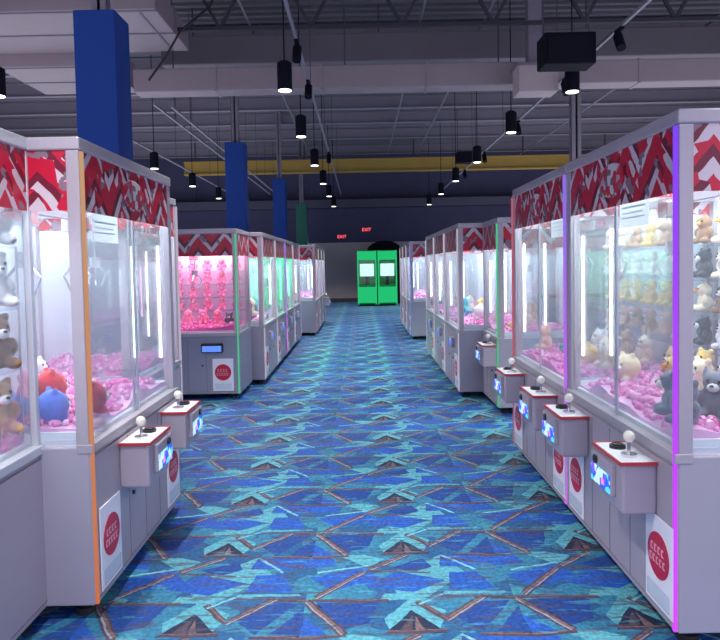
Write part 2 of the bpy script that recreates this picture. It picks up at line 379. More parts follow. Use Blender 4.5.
for x in (-7, -2.5, 2.5, 7): link('hanger', MB().cyl((x, 27.65, 4.35), (x, 27.65, ZC + .02), .02, n=8).mesh('fdh', STEEL), d)

# pillars with coloured wraps
BLUEP = pbr('blue_paint', (.006, .055, .30), .8, 0, .06, 2)
GREENP = pbr('green_paint', (.005, .15, .09), .5, 0, .06, 2)
def pillar(x, y, w, h, mat, label, dx=0):
    t = empty('wrapped_pillar', (x, y, 0)); tag(t, label, 'pillar', 'coloured pillars behind the left row')
    link('pillar_wrap', MB().box(-w / 2, w / 2, -w / 2, w / 2, 0, h, .012).mesh('pw', mat), t)
    c = MB(); q = w * .17
    c.box(-q, q, -q, -q + .03, h - .1, ZC).box(-q, q, q - .03, q, h - .1, ZC).box(-.015, .015, -q, q, h - .1, ZC)
    link('steel_column', c.mesh('pc', GSTEEL), t)
pillar(-2.70, 7.0, .43, 4.27, BLUEP, 'big bright blue square pillar rising behind the nearest left claw machine')
pillar(-2.70, 14.4, .42, 4.30, BLUEP, 'blue pillar rising behind the pink lit claw machine, second of the blue ones')
pillar(-2.47, 20.2, .38, 4.27, BLUEP, 'distant narrow blue pillar, farthest of the three blue ones')
pillar(-2.20, 24.6, .40, 3.90, GREENP, 'distant dark green pillar past the blue pillars')
def rcol(x, y, w, label):
    c = MB(); c.box(-w, w, -w, -w + .03, 0, ZC).box(-w, w, w - .03, w, 0, ZC).box(-.02, .02, -w, w, 0, ZC)
    tag(link('steel_column', c.mesh('rc', GSTEEL), None, None, (x, y, 0)), label, 'column')
rcol(4.75, 14.4, .10, 'bare grey steel column rising behind the right row')

# ------------------------------------------------------------------ track lights
TRACKM = pbr('pale_track', (.24, .235, .28), .5)
TZ = 4.30
def track(x, y0, y1, z, label):
    t = empty('light_track', (x, y0, z)); tag(t, label, 'track', 'ceiling light tracks')
    L = y1 - y0
    link('rail', MB().box(-.018, .018, 0, L, -.016, .016).mesh('tr', TRACKM), t)
    k = 1.3
    while k < L: link('hanger', MB().cyl((0, k, .02), (0, k, ZC + .01 - z), .007, n=6).mesh('th', STEEL), t); k += 3.8
track(-.72, 5.0, 25, TZ, 'pale light track running down the hall left of the aisle middle')
track(3.06, 5.0, 25, TZ, 'pale light track running down the hall above the right machines')
track(-3.12, 11.0, 25, TZ, 'pale light track beyond the plenum, above the left row')
track(-3.42, 11.0, 25, TZ + .05, 'outer pale conduit track beside the one past the plenum')
track(-4.75, 11.9, 25, TZ, 'pale light track far left, beside the big blue pillar')
HEADM = pbr('black_head', (.005, .006, .014), .7, spec=.15)
LENS = emit('lamp_lens', (1, .95, .9), 3)
def head_meshes():
    cyl = MB().cyl((0, 0, -.42), (0, 0, -.08), .095, n=20).cyl((0, 0, -.08), (0, 0, -.05), .095, .05, n=20).mesh('hc', HEADM)
    stem = MB().cyl((0, 0, -.06), (0, 0, 0), .014, n=8).box(-.03, .03, -.08, .08, -.02, .012).mesh('hs', HEADM)
    lens = MB().cyl((0, 0, -.428), (0, 0, -.415), .082, n=20).mesh('hl', LENS)
    return cyl, stem, lens
HM = head_meshes()
SPOTS = []
def spot(x, y, label):
    t = empty('pendant_spotlight', (x, y, 4.26)); tag(t, label, 'spotlight', 'black cylinder spotlights')
    link('housing', HM[0], t); link('lens', HM[2], t)
    link('stem', cached('pstem', lambda: MB().cyl((0, 0, -.06), (0, 0, ZC - 4.25), .009, n=8).mesh('ps', HEADM)), t)
    SPOTS.append((x, y, 3.80))
def small_head(x, y, label):
    t = empty('track_head', (x, y, TZ - .016)); tag(t, label, 'spotlight', 'small track heads')
    link('housing', cached('thh', lambda: MB().cyl((0, -.06, -.24), (0, .05, -.06), .055, n=16).mesh('thh', HEADM)), t)
    link('stem', cached('ths', lambda: MB().box(-.025, .025, -.09, .09, -.03, 0).cyl((0, 0, -.12), (0, 0, -.02), .012, n=8).mesh('ths', HEADM)), t)
ORD6 = ['nearest', 'second', 'third', 'fourth', 'fifth', 'last']
for y in (1.7, 5.0):
    for x in (-1.0, 2.65): spot(x, y, 'black cylinder spotlight overhead, out of view above the near machines')
for i, y in enumerate((8.4, 11.4, 14.7, 18.0, 21.3, 25.0)):
    spot(-1.0 if i else -.93, y, f'black cylinder spotlight hanging left of the aisle middle, {ORD6[i]} in view')
    spot(2.65 if i else 2.85, y if i else 8.75, f'black cylinder spotlight hanging over the right machines, {ORD6[i]} in view')
    spot(-4.6, y, f'black cylinder spotlight hanging far left beyond the machines, {ORD6[i]} in view')
for i, y in enumerate((7.9, 9.6, 15.6)): small_head(-.72, y, f'small black head on the track left of the aisle middle, {ORD6[i]} of three')
for i, y in enumerate((7.7, 9.7, 12.6, 16.0, 19.0)): small_head(3.06, y, f'small black head on the track above the right machines, {ORD6[i]} from the camera')
# speaker box
t = empty('hanging_speaker', (2.58, 8.15, 4.17)); tag(t, 'large black speaker box hanging from the ceiling right of the aisle', 'speaker')
link('cabinet', MB().box(-.315, .315, -.18, .18, -.19, .19, .02).mesh('sb', HEADM), t)
link('grille', MB().box(-.28, .28, -.195, -.175, -.15, .15, .006).mesh('sg', HEADM), t)
link('hanger', MB().cyl((-.28, 0, .2), (-.28, 0, ZC + .01 - 4.17), .01, n=6).cyl((.28, 0, .2), (.28, 0, ZC + .01 - 4.27), .01, n=6).mesh('sh', STEEL), t)
t = empty('hanging_speaker', (3.35, 20.4, 4.85)); tag(t, 'small distant black speaker box in front of the yellow beam', 'speaker')
link('cabinet', MB().box(-.34, .34, -.2, .2, -.17, .17, .02).mesh('sb2', HEADM), t)
link('hanger', MB().cyl((-.28, 0, .15), (-.28, 0, ZC + .01 - 4.85), .01, n=6).cyl((.28, 0, .15), (.28, 0, ZC + .01 - 4.85), .01, n=6).mesh('sh2', STEEL), t)
# conduits along the hall and a cable
for x, z, lab in ((1.15, 5.95, 'thin grey conduit under the roof deck above the aisle'), (2.3, 5.95, 'thin grey conduit under the roof deck right of the aisle'), (-1.9, 5.9, 'thin grey conduit under the roof deck left of the aisle'),
                  (6.4, 5.85, 'thin grey conduit under the roof deck far to the right')):
    c = MB()
    c.cyl((x, 9, z), (x, 26, z), .022, n=8)
    for y in range(10, 26, 3): c.cyl((x, y, z), (x, y, ZC + .01), .008, n=6)
    tag(link('conduit', c.mesh('cd', TRACKM)), lab, 'pipe')
cab = MB(); pts = [(-3.0, 9.45, 4.30 + .0), (-2.75, 9.45, 4.62), (-2.53, 9.45, 4.98), (-2.1, 9.5, 5.35), (-1.75, 9.6, 6.24)]
for a, b_ in zip(pts, pts[1:]): cab.cyl(a, b_, .018, n=6)
tag(link('black_cable', cab.mesh('cb', BLACK)), 'thick black cable slanting down from the nearest truss past the plenum', 'cable')
# exit signs on the far wall
def exit_sign(x, z, label):
    t = empty('exit_sign', (x, YF, z)); tag(t, label, 'sign', 'red exit signs')
    link('case', MB().box(-.19, .19, -.06, -.001, -.11, .11, .01).mesh('ec', pbr('sign_case', (.10, .03, .04), .5)), t)
    cu = bpy.data.curves.new('exit_text', 'FONT'); cu.body = 'EXIT'; cu.size = .19; cu.extrude = .004; cu.align_x = 'CENTER'; cu.align_y = 'CENTER'
    tmp = bpy.data.objects.new('tmp', cu); COL.objects.link(tmp)
    me = bpy.data.meshes.new_from_object(tmp.evaluated_get(bpy.context.evaluated_depsgraph_get()))
    bpy.data.objects.remove(tmp)
    me.transform(Matrix.Translation((0, -.064, 0)) @ Matrix.Rotation(PI / 2, 4, 'X'))
    me.materials.clear(); me.materials.append(emit('exit_red', (1, .10, .16), 1.1)); link('letters', me, t)
exit_sign(-.80, 2.80, 'red lit exit sign on the far wall, lower and left of the pair')
exit_sign(.26, 3.08, 'red lit exit sign on the far wall, higher and right of the pair')

# ------------------------------------------------------------------ plush toys
def remesh(mb, vox):
    me = mb.mesh('tmp', None)
    o = bpy.data.objects.new('tmp', me); COL.objects.link(o)
    r = o.modifiers.new('r', 'REMESH'); r.mode = 'VOXEL'; r.voxel_size = vox
    s = o.modifiers.new('s', 'SMOOTH'); s.iterations = 4; s.factor = .5
    out = bpy.data.meshes.new_from_object(o.evaluated_get(bpy.context.evaluated_depsgraph_get()))
    bpy.data.objects.remove(o)
    for p in out.polygons: p.use_smooth = True
    out.materials.append(FUR['cream']); return out
def V(*a): return Vector(a)
# every plush sits on z=0, faces -y, about 0.20 tall
def proto(kind):
    b = MB()
    b.ell(V(0, 0, .062), (.056, .050, .064))
    if kind != 'ball':
        b.ell(V(0, -.006, .148), (.054, .050, .048))
        for s in (-1, 1):
            b.ell(V(s * .040, -.045, .024), (.023, .040, .023)); b.ell(V(s * .058, -.014, .082), (.020, .022, .036))
    if kind == 'bear':
        for s in (-1, 1): b.ell(V(s * .042, .0, .188), (.020, .012, .020))
    elif kind == 'bunny':
        for s in (-1, 1): b.ell(V(s * .026, .004, .215), (.014, .011, .046))
    elif kind == 'cat':
        for s in (-1, 1): b.cyl(V(s * .036, 0, .172), V(s * .044, 0, .215), .022, .003, 8)
        b.ell(V(.05, .05, .05), (.014, .03, .014))
    elif kind == 'chick':
        b.ell(V(0, 0, .204), (.010, .014, .014)); b.ell(V(0, .05, .06), (.02, .025, .015))
    elif kind == 'ball':
        b.ell(V(0, 0, .080), (.080, .076, .078))
        for s in (-1, 1): b.ell(V(s * .040, .0, .152), (.018, .012, .020)); b.ell(V(s * .036, -.045, .014), (.022, .034, .016))
    body = remesh(b, .0075)
    hz, hy = (.148, -.056) if kind != 'ball' else (.090, -.072)
    muz = MB()
    if kind in ('chick',): muz.cyl(V(0, hy + .006, hz - .006), V(0, hy - .026, hz - .010), .016, .003, 10)
    else: muz.ell(V(0, hy + .004, hz - .014), (.024, .018, .018))
    muz = muz.mesh('muzzle', FUR['white'], True)
    eye = MB().ell(V(0, 0, 0), (.0065, .005, .0075), None, 2).mesh('eye', EYE, True)
    nose = MB().ell(V(0, hy - .013, hz - .006), (.008, .006, .006), None, 2).mesh('nose', EYE, True)
    return dict(body=body, muzzle=muz, eye=eye, nose=nose, hz=hz, hy=hy, kind=kind)
PROTO = {k: proto(k) for k in ('bear', 'bunny', 'cat', 'chick', 'ball')}
KW = {'bear': 'bear', 'bunny': 'bunny', 'cat': 'cat', 'chick': 'chick', 'ball': 'round toy'}
def plush(kind, col, loc, rz, label, group, s=1., parts=True, muzzle='white', tilt=(0, 0)):
    p = PROTO[kind]
    o = link('plush_' + ('toy' if kind == 'ball' else kind), p['body'], None, FUR[col])
    o.location = loc; o.rotation_euler = (tilt[0], tilt[1], rz); o.scale = (s,) * 3
    tag(o, label, 'plush toy', group)
    if parts:
        link('beak' if kind == 'chick' else 'muzzle', p['muzzle'], o, BEAK if kind == 'chick' else FUR[muzzle])
        for sx in (-1, 1): link('eye', p['eye'], o, None, (sx * .021, p['hy'] + .012 - .004, p['hz'] + .010))
        if kind != 'chick': link('nose', p['nose'], o)
    return o

# ------------------------------------------------------------------ claw machines
def bed_mesh(w, d, n, seed, rough=.03):
    rnd = random.Random(seed); b = MB()
    nx, ny = 26, 18
    # heap surface as a closed mound
    bm = b.bm
    def hgt(x, y):
        return .045 + rough * (math.sin(x * 7 + seed) * math.cos(y * 6 + seed * 2) + .6 * math.sin(x * 13 + y * 9))
    for k in range(n):
        x, y = rnd.uniform(-w / 2 + .03, w / 2 - .03), rnd.uniform(.04, d - .04)
        z = hgt(x, y) + rnd.uniform(-.015, .012); r = rnd.uniform(.016, .030)
        q = bmesh.ops.create_icosphere(bm, subdivisions=1, radius=1)
        M = Matrix.Translation((x, y, max(z, .02))) @ Matrix.Rotation(rnd.uniform(0, 6), 4, Vector((rnd.random(), rnd.random(), rnd.random() + .1)).normalized()) @ Matrix.Diagonal((r, r * .7, r * .85, 1))
        bmesh.ops.transform(bm, matrix=M, verts=q['verts'])
    vs = [[bm.verts.new((-w / 2 + .01 + (w - .02) * i / nx, .012 + (d - .024) * j / ny, max(.012, hgt(-w / 2 + w * i / nx, d * j / ny) - .012))) for i in range(nx + 1)] for j in range(ny + 1)]
    for j in range(ny):
        for i in range(nx): bm.faces.new((vs[j][i], vs[j][i + 1], vs[j + 1][i + 1], vs[j + 1][i]))
    lo = [[bm.verts.new((v.co.x, v.co.y, 0)) for v in row] for row in vs]
    rim = [(0, i) for i in range(nx + 1)] + [(j, nx) for j in range(1, ny + 1)] + [(ny, i) for i in range(nx - 1, -1, -1)] + [(j, 0) for j in range(ny - 1, 0, -1)]
    for a, c in zip(rim, rim[1:] + rim[:1]):
        bm.faces.new((vs[a[0]][a[1]], lo[a[0]][a[1]], lo[c[0]][c[1]], vs[c[0]][c[1]]))
    return b.mesh('crystals', BED)

ZB, DECKZ = .80, .83          # top of the lower cabinet, top of the play deck
def machine(loc, rz, w, d, H, label, group, near=-1, leds=('white', 'white'), boxes=(), doors=(), notice=None, tube=TUBE_W, rack=0,
            detail=2, near_side_header=True, emblem=True, bed=None, tubes=2, frame=None, claw=True, panelmat=None, top=None, post=.058, readers=()):
    top = top or TOP_W
    """front faces -y; near = sign of local x nearest the camera; distances are measured from that end"""
    key = (round(w, 3), round(d, 3), round(H, 3), post); X = w / 2; P = post; HT = H - .06; HB_ = H - .325
    fm = frame or FRAME
    X_ = lambda s: near * (X - s)          # distance from near end -> local x
    t = empty('claw_machine', loc, rz); tag(t, label, 'claw machine', group)
    C = lambda nm, fn: cached((nm,) + key, fn)
    link('cabinet', C('cab', lambda: MB().box(-X, X, .0, d, .07, ZB, .006).mesh('cab', SIDE)), t, panelmat or SIDE)
    link('front_panel', C('fp', lambda: MB().box(-X + .004, X - .004, -.012, .004, .075, ZB - .05, .003).mesh('fp', WHITE)), t, panelmat or WHITE)
    link('sill', C('sill', lambda: MB().box(-X - .003, X + .003, -.016, .055, ZB - .03, ZB + .012, .004).mesh('sill', FRAME)), t, fm)
    def seams():
        m = MB()
        for x in (-X * .36, X * .36, 0): m.box(x - .003, x + .003, -.0135, -.011, .10, ZB - .06)
        m.box(-X + .02, X - .02, -.0135, -.011, .098, .103)
        return m.mesh('seams', DUCTD)
    link('panel_seam', C('seam', seams), t)
    for sx in (-1, 1):
        for y0, nm in ((0, 'f'), (d - P, 'b')):
            link('post', C(f'post{sx}{nm}', lambda: MB().box(min(sx * X, sx * (X - P)), max(sx * X, sx * (X - P)), y0, y0 + P, ZB, HT, .004).mesh('post', FRAME)), t, fm)
    link('top_frame', C('top', lambda: MB().box(-X - .004, X + .004, -.006, d, HT, H, .008).mesh('top', FRAME)), t, fm)
    for sx in (-1, 1):
        for y in (.08, d - .08):
            link('foot', C(f'foot{sx}{y:.2f}', lambda: MB().cyl((sx * (X - .09), y, 0), (sx * (X - .09), y, .03), .045, n=14).cyl((sx * (X - .09), y, .03), (sx * (X - .09), y, .075), .02, n=10).mesh('foot', RUBBER)), t)
    # header art
    link('header_art', C('hf', lambda: MB().box(-X + P, X - P, .004, .012, HB_, HT).mesh('hf', HEADER)), t, HEADER if emblem else HEADER_CLEAN)
    for sx in (-1, 1):
        link('side_header_art', C(f'hs{sx}', lambda: MB().box(min(sx * (X - .012), sx * (X - .004)), max(sx * (X - .012), sx * (X - .004)), P, d - P, HB_, HT).mesh('hs', HEADER)), t, HEADER if emblem else HEADER_CLEAN)
    if emblem:
        link('emblem', C('emb', lambda: MB().ell(V(0, -.001, (HB_ + HT) / 2), (.17, .008, .085), None, 3).mesh('emb', EMBLEM, True)), t)
    # panes
    for s0, s1, yy in ((-X + P, .02, .016), (-.02, X - P, .026)):
        pn = link('front_pane', C(f'pf{s0:.2f}', lambda: MB().box(s0, s1, yy, yy + .006, ZB + .01, HB_).mesh('pf', GLASS)), t)
        if detail > 1:
            xe = s1 if s0 < -.1 else s0
            link('pane_edge', C(f'pe{s0:.2f}', lambda: MB().box(xe - .006, xe + .006, yy - .002, yy + .008, ZB + .01, HB_).mesh('pe', pbr('pane_edge', (.50, .55, .62), .3, .3))), pn)
    for sx in (-1, 1):
        link('side_pane', C(f'ps{sx}', lambda: MB().box(min(sx * (X - .02), sx * (X - .014)), max(sx * (X - .02), sx * (X - .014)), P, d - P, ZB + .01, HB_).mesh('ps', GLASS)), t)
    link('back_panel', C('bp', lambda: MB().box(-X + .01, X - .01, d - .03, d - .006, ZB, HT).mesh('bp', BACK)), t)
    link('play_deck', C('deck', lambda: MB().box(-X + .022, X - .022, .036, d - .03, ZB, DECKZ).mesh('deck', BACK)), t)
    link('deck_edge', C('de', lambda: MB().box(-X + .024, -X + .032, P, d - P, ZB + .008, DECKZ + .035).box(X - .032, X - .024, P, d - P, ZB + .008, DECKZ + .035).mesh('de', PAPER)), t)
    # led strips on the two front posts
    for sx, col in ((near, leds[0]), (-near, leds[1])):
        if col: link('led_strip', C(f'led{sx}', lambda: MB().box(sx * (X - .012) - .0085, sx * (X - .012) + .0085, -.017, -.001, .075, HT - .005, .003).mesh('led', LED['white'])), t, LED[col])
    # light tubes
    for sx in ((-near,) if tubes < 3 else (-1, 1)):
        for k in range(min(2, tubes)):
            yy = .075 + .17 * k
            link('light_tube', C(f'tube{sx}{k}', lambda: MB().cyl((sx * (X - .055), yy, 1.02), (sx * (X - .055), yy, HB_ - .12), .0075, n=8).mesh('tube', TUBE_W)), t, tube)
    if top:
        link('top_light', C('tl', lambda: MB().box(-X + .12, X - .12, .10, d - .12, HT - .03, HT - .012).mesh('tl', TUBE_W)), t, top)
    # gantry and claw
    if claw:
        link('gantry_rail', C('gan', lambda: MB().box(-X + .05, X - .05, d * .5 - .02, d * .5 + .02, HB_ + .03, HB_ + .07).box(-X + .05, -X + .08, .06, d - .06, HB_ + .07, HB_ + .10).box(X - .08, X - .05, .06, d - .06, HB_ + .07, HB_ + .10).mesh('gan', GSTEEL)), t)
        for cx in ((-X * .45, X * .45) if detail > 1 else (0,)):
            c = link('claw', C('claw', lambda: MB().box(-.06, .06, -.06, .06, -.06, .03, .008).cyl((0, 0, -.19), (0, 0, -.06), .008, n=6).cyl((0, 0, -.27), (0, 0, -.19), .035, .042, 14).mesh('claw', CHROME)), t, None, (cx, d * .5, HB_ + .02))
            for a in range(3):
                pr = link('claw_prong', cached('prong', lambda: MB().beam((.03, 0, -.255), (.085, 0, -.32), .008, .016).beam((.085, 0, -.32), (.045, 0, -.41), .008, .016).mesh('prong', CHROME)), c)
                pr.rotation_euler = (0, 0, a * 2 * PI / 3 + .4)
    # shelves
    for zz in (rack or ()):
        link('display_shelf', C(f'sh{zz:.2f}', lambda: MB().box(-X + .05, X - .05, d - .27, d - .035, zz - .012, zz, .002).mesh('shelf', ACRYL)), t)
    # prize doors
    for s in doors:
        g = empty('prize_door', (X_(s), -.013, 0)); g.parent = t
        link('door_sheet', cached('ds', lambda: MB().box(-.125, .125, -.008, -.001,   .11, .50, .003).mesh('ds', POSTER)), g)
        link('flap', cached('fl', lambda: MB().box(-.10, .10, -.012, -.007, .13, .20, .003).mesh('fl', ACRYL)), g)
        def logo():
            m = MB().cyl((0, -.0105, .335), (0, -.0075, .335), .098, n=40); return m.mesh('logo', REDLOGO)
        link('logo_disc', cached('logo', logo), g)
        def marks():
            m = MB()
            for zz, n, ww in ((.36, 4, .13), (.312, 5, .15)):
                for i in range(n):
                    x0 = -ww / 2 + ww * i / n; q = ww / n * .62
                    m.box(x0, x0 + q, -.0125, -.0104, zz - .016, zz - .011).box(x0, x0 + .007, -.0125, -.0104, zz - .016, zz + .016).box(x0, x0 + q, -.0125, -.0104, zz + .010, zz + .016)
            return m.mesh('marks', pbr('pink_print', (.85, .45, .52), .5))
        link('logo_print', cached('lm', marks), g)
    # locks
    for s in (w * .36, w * .64):
        link('lock', cached('lock', lambda: MB().cyl((0, -.022, 0), (0, -.012, 0), .011, n=12).mesh('lock', BLACK)), t, None, (X_(s), 0, .42))
    # control boxes
    for s in boxes:
        g = empty('control_box', (X_(s + .16), -.012, 0)); g.parent = t; g.scale = (1, 1, 1)
        link('box_body', cached('bb', lambda: MB().box(-.16, .16, -.15, 0, .50, .715, .012).mesh('bb', WHITE)), g)
        link('box_top', cached('bt', lambda: MB().box(-.165, .165, -.158, 0, .715, .728, .004).mesh('bt', PAPER)), g)
        link('top_trim', cached('tt', lambda: MB().box(-.167, .167, -.162, -.155, .717, .731).box(-.17, -.162, -.162, 0, .717, .731).box(.162, .17, -.162, 0, .717, .731).mesh('tt', REDTRIM)), g)
        link('joystick_base', cached(f'jb{near}', lambda: MB().cyl((near * .06, -.08, .728), (near * .06, -.08, .740), .035, n=18).cyl((near * .06, -.08, .74), (near * .06, -.08, .80), .008, n=8).mesh('jb', CHROME)), g)
        link('joystick_ball', cached(f'jk{near}', lambda: MB().ell(V(near * .06, -.08, .815), (.026, .026, .026), None, 3).mesh('jk', pbr('white_ball', (.85, .82, .70), .25), True)), g)
        link('push_button', cached(f'pbn{near}', lambda: MB().cyl((near * -.07, -.08, .728), (near * -.07, -.08, .742), .036, n=18).cyl((near * -.07, -.08, .742), (near * -.07, -.08, .748), .026, n=18).mesh('pbn', BLACK)), g)
        rd = link('card_reader', cached(f'cr{near}', lambda: MB().box(min(-near * .158, near * .09), max(-near * .158, near * .09), -.172, -.148, .555, .70, .006).mesh('cr', WHITE)), g)
        link('reader_screen', cached(f'cs{near}', lambda: MB().box(min(-near * .150, near * .08), max(-near * .150, near * .08), -.176, -.171, .562, .645, .002).mesh('cs', SCREEN)), rd)
        link('reader_eye', cached(f're{near}', lambda: MB().cyl((-near * .09, -.182, .672), (-near * .09, -.170, .672), .020, n=16).mesh('re', BLACK)), rd)
    for s in readers:
        q = link('card_reader', cached('fcr', lambda: MB().box(-.09, .09, -.04, 0, -.06, .06, .006).mesh('fcr', WHITE)), t, None, (X_(s), -.012, .62))
        link('reader_screen', cached('fcs', lambda: MB().box(-.075, .075, -.044, -.039, -.04, .04, .002).mesh('fcs', SCREEN)), q)
    # notice sheet on the glass
    if notice:
        s0, zz = notice
        n = link('notice_sheet', cached('nsh', lambda: MB().box(-.16, .16, -.001, .001, -.068, .068).mesh('nsh', SHEET)), t, None, (X_(s0), .012, zz))
        link('notice_print', cached('nlp', lambda: MB().box(-.13, .13, -.002, -.0011, .022, .030).box(-.13, .10, -.002, -.0011, -.004, .002).box(-.13, .12, -.002, -.0011, -.026, -.020).mesh('nlp', INK)), n)
    return t
def place(t_loc, rz, p):
    c, s = math.cos(rz), math.sin(rz)
    return (t_loc[0] + p[0] * c - p[1] * s, t_loc[1] + p[0] * s + p[1] * c, p[2])
def crystals(t_loc, rz, w, d, n, seed, label, rough=.03):
    o = link('pink_crystals', cached(('bed', round(w, 2), round(d, 2), n, seed), lambda: bed_mesh(w - .075, d - .10, n, seed, rough)))
    o.location = place(t_loc, rz, (0, .045, DECKZ)); o.rotation_euler = (0, 0, rz)
    tag(o, label, 'crystals', None, 'stuff'); return o

RR, RL = -PI / 2, PI / 2
D = .92; HN = 2.19; WN = 1.40
XR, XL = 1.265, -1.242
RACK = (1.08, 1.28, 1.48, 1.68)
# right pair
R1 = (XR, 2.59 + WN / 2, 0); R2 = (XR, 4.005 + WN / 2, 0)
machine(R1, RR, WN, D, HN, 'nearest claw machine on the right, full of plush, purple light strip at its near corner', 'tall claw machines', 1,
        ('purple', None), (.165, 1.0), (.135, 1.20), (.46, 1.82), rack=RACK)
machine(R2, RR, WN, D, HN, 'second claw machine on the right, between the violet and red light strips', 'tall claw machines', 1,
        ('violet', 'red'), (.165, 1.0), (.12, 1.20), (.20, 1.82), rack=RACK)
crystals(R1, RR, WN, D, 700, 3, 'bed of pink crystals in the nearest right claw machine')
crystals(R2, RR, WN, D, 600, 4, 'bed of pink crystals in the second claw machine on the right')
# left machines
L0 = (-1.47, 1.52 + WN / 2, 0); L1 = (XL, 2.885 + WN / 2, 0); L2 = (-1.585, 4.40 + .60, 0)
machine(L0, RL, WN, D, HN, 'claw machine cut by the left picture edge, with white and brown bears inside', 'tall claw machines', -1,
        (None, None), (), (), None, tubes=0, frame=pbr('pale_frame', (.60, .63, .68), .3, .2), post=.032)
machine(L1, RL, WN - .02, D, HN, 'claw machine on the left with an orange light strip and red and blue toys', 'tall claw machines', -1,
        ('orange', None), (.32, 1.0), (.17, 1.20), (.31, 1.80))
machine(L2, RL, 1.20, D, HN, 'narrow visible edge of the claw machine behind the orange lit one', 'tall claw machines', -1, (None, 'white'), (), (.9,), None, detail=1)
crystals(L0, RL, WN, D, 600, 5, 'bed of pink crystals in the claw machine at the left picture edge')
crystals(L1, RL, WN - .02, D, 700, 6, 'bed of pink crystals in the orange lit claw machine')
crystals(L2, RL, 1.2, D, 300, 7, 'bed of pink crystals in the narrow visible claw machine behind the orange lit one')
# pink plush machine facing the camera
HF = 2.06
PK = (-1.485 - .62, 7.79, 0); PW = 1.24
pkm = machine(PK, 0, PW, .86, HF, 'claw machine facing the camera, filled with rows of pink plush, green light strip', 'shorter claw machines', 1,
        ('green', 'white'), (), (.20,), None, tube=TUBE_P, top=TOP_P, panelmat=pbr('grey_panel', (.30, .30, .38), .4), rack=(1.04, 1.21, 1.38, 1.55), detail=1, tubes=1, emblem=False)
crystals(PK, 0, PW, .86, 300, 8, 'bed of pink crystals in the machine with rows of pink plush')
g = empty('card_reader', (PW / 2 - .32, -.013, .63)); g.parent = pkm; g['label'] = 'blue lit card reader panel'
link('case', MB().box(-.13, .13, -.05, 0, -.05, .06, .008).mesh('prc', BLACK), g)
link('reader_screen', MB().box(-.115, .115, -.055, -.05, -.04, .03, .002).mesh('prs', emit('blue_panel', (.12, .25, 1), .7)), g)
# left far row
LF = []
cols = ['white', 'white', 'violet', 'white']
tub = [TUBE_W, TUBE_G, TUBE_G, TUBE_B]
OL = ['first', 'second', 'third', 'fourth', 'fifth', 'sixth', 'seventh']
for i in range(4):
    loc = (-1.33, 8.72 + 1.31 * (i + .5), 0)
    machine(loc, RL, 1.30, D, HF, f'claw machine in the left far row, {OL[i]} behind the pink plush machine', 'shorter claw machines', -1,
            (cols[i], cols[(i + 1) % 4]), (), (.15,), None, readers=(.45,), tube=tub[i], top=[None, TOP_G, TOP_G, None][i], detail=1, emblem=False)
    crystals(loc, RL, 1.30, D, 180, 11 + i % 2, f'pink crystals in the {OL[i]} machine of the left far row')
    LF.append(loc)
for i in range(3):
    loc = (-1.05, 14.7 + 1.23 * (i + .5), 0)
    machine(loc, RL, 1.22, D, HF, f'distant claw machine on the left past the gap, {OL[i]} of three', 'shorter claw machines', -1,
            ('red' if i == 0 else 'white', 'white'), (.3,) if i == 2 else (), (.15,), None, tube=TUBE_W, detail=1, emblem=False, tubes=2)
    crystals(loc, RL, 1.22, D, 120, 13, f'pink crystals in the {OL[i]} distant machine past the left gap')
# right far row
RG = (1.42, 6.745 + .42, 0)
machine(RG, RR, .84, .9, HF, 'narrow claw machine on the right with a green light strip at its corner', 'shorter claw machines', 1,
        ('green', None), (.02,), (), None, detail=1, emblem=False)
crystals(RG, RR, .84, .9, 200, 15, 'pink crystals in the narrow green lit machine on the right')
RF = []
for i in range(3):
    loc = (1.14, 7.62 + 1.26 * (i + .5), 0)
    machine(loc, RR, 1.25, D, HF, f'claw machine in the right far row, {OL[i]} behind the narrow green lit one', 'shorter claw machines', 1,
            ('white', 'white'), (), (.15,), None, readers=(.4,), tube=TUBE_W, detail=1, emblem=False)
    crystals(loc, RR, 1.25, D, 180, 17 + i % 2, f'pink crystals in the {OL[i]} machine of the right far row')
    RF.append(loc)
for i in range(3):
    loc = (1.03, 13.6 + 1.17 * (i + .5), 0)
    machine(loc, RR, 1.16, D, HF, f'distant claw machine on the right past the gap, {OL[i]} of three', 'shorter claw machines', 1,
            ('blue' if i == 0 else 'white', 'white'), (), (.15,), None, tube=TUBE_B if i == 0 else TUBE_W, detail=1, emblem=False)
    crystals(loc, RR, 1.16, D, 120, 19, f'pink crystals in the {OL[i]} distant machine past the right gap')

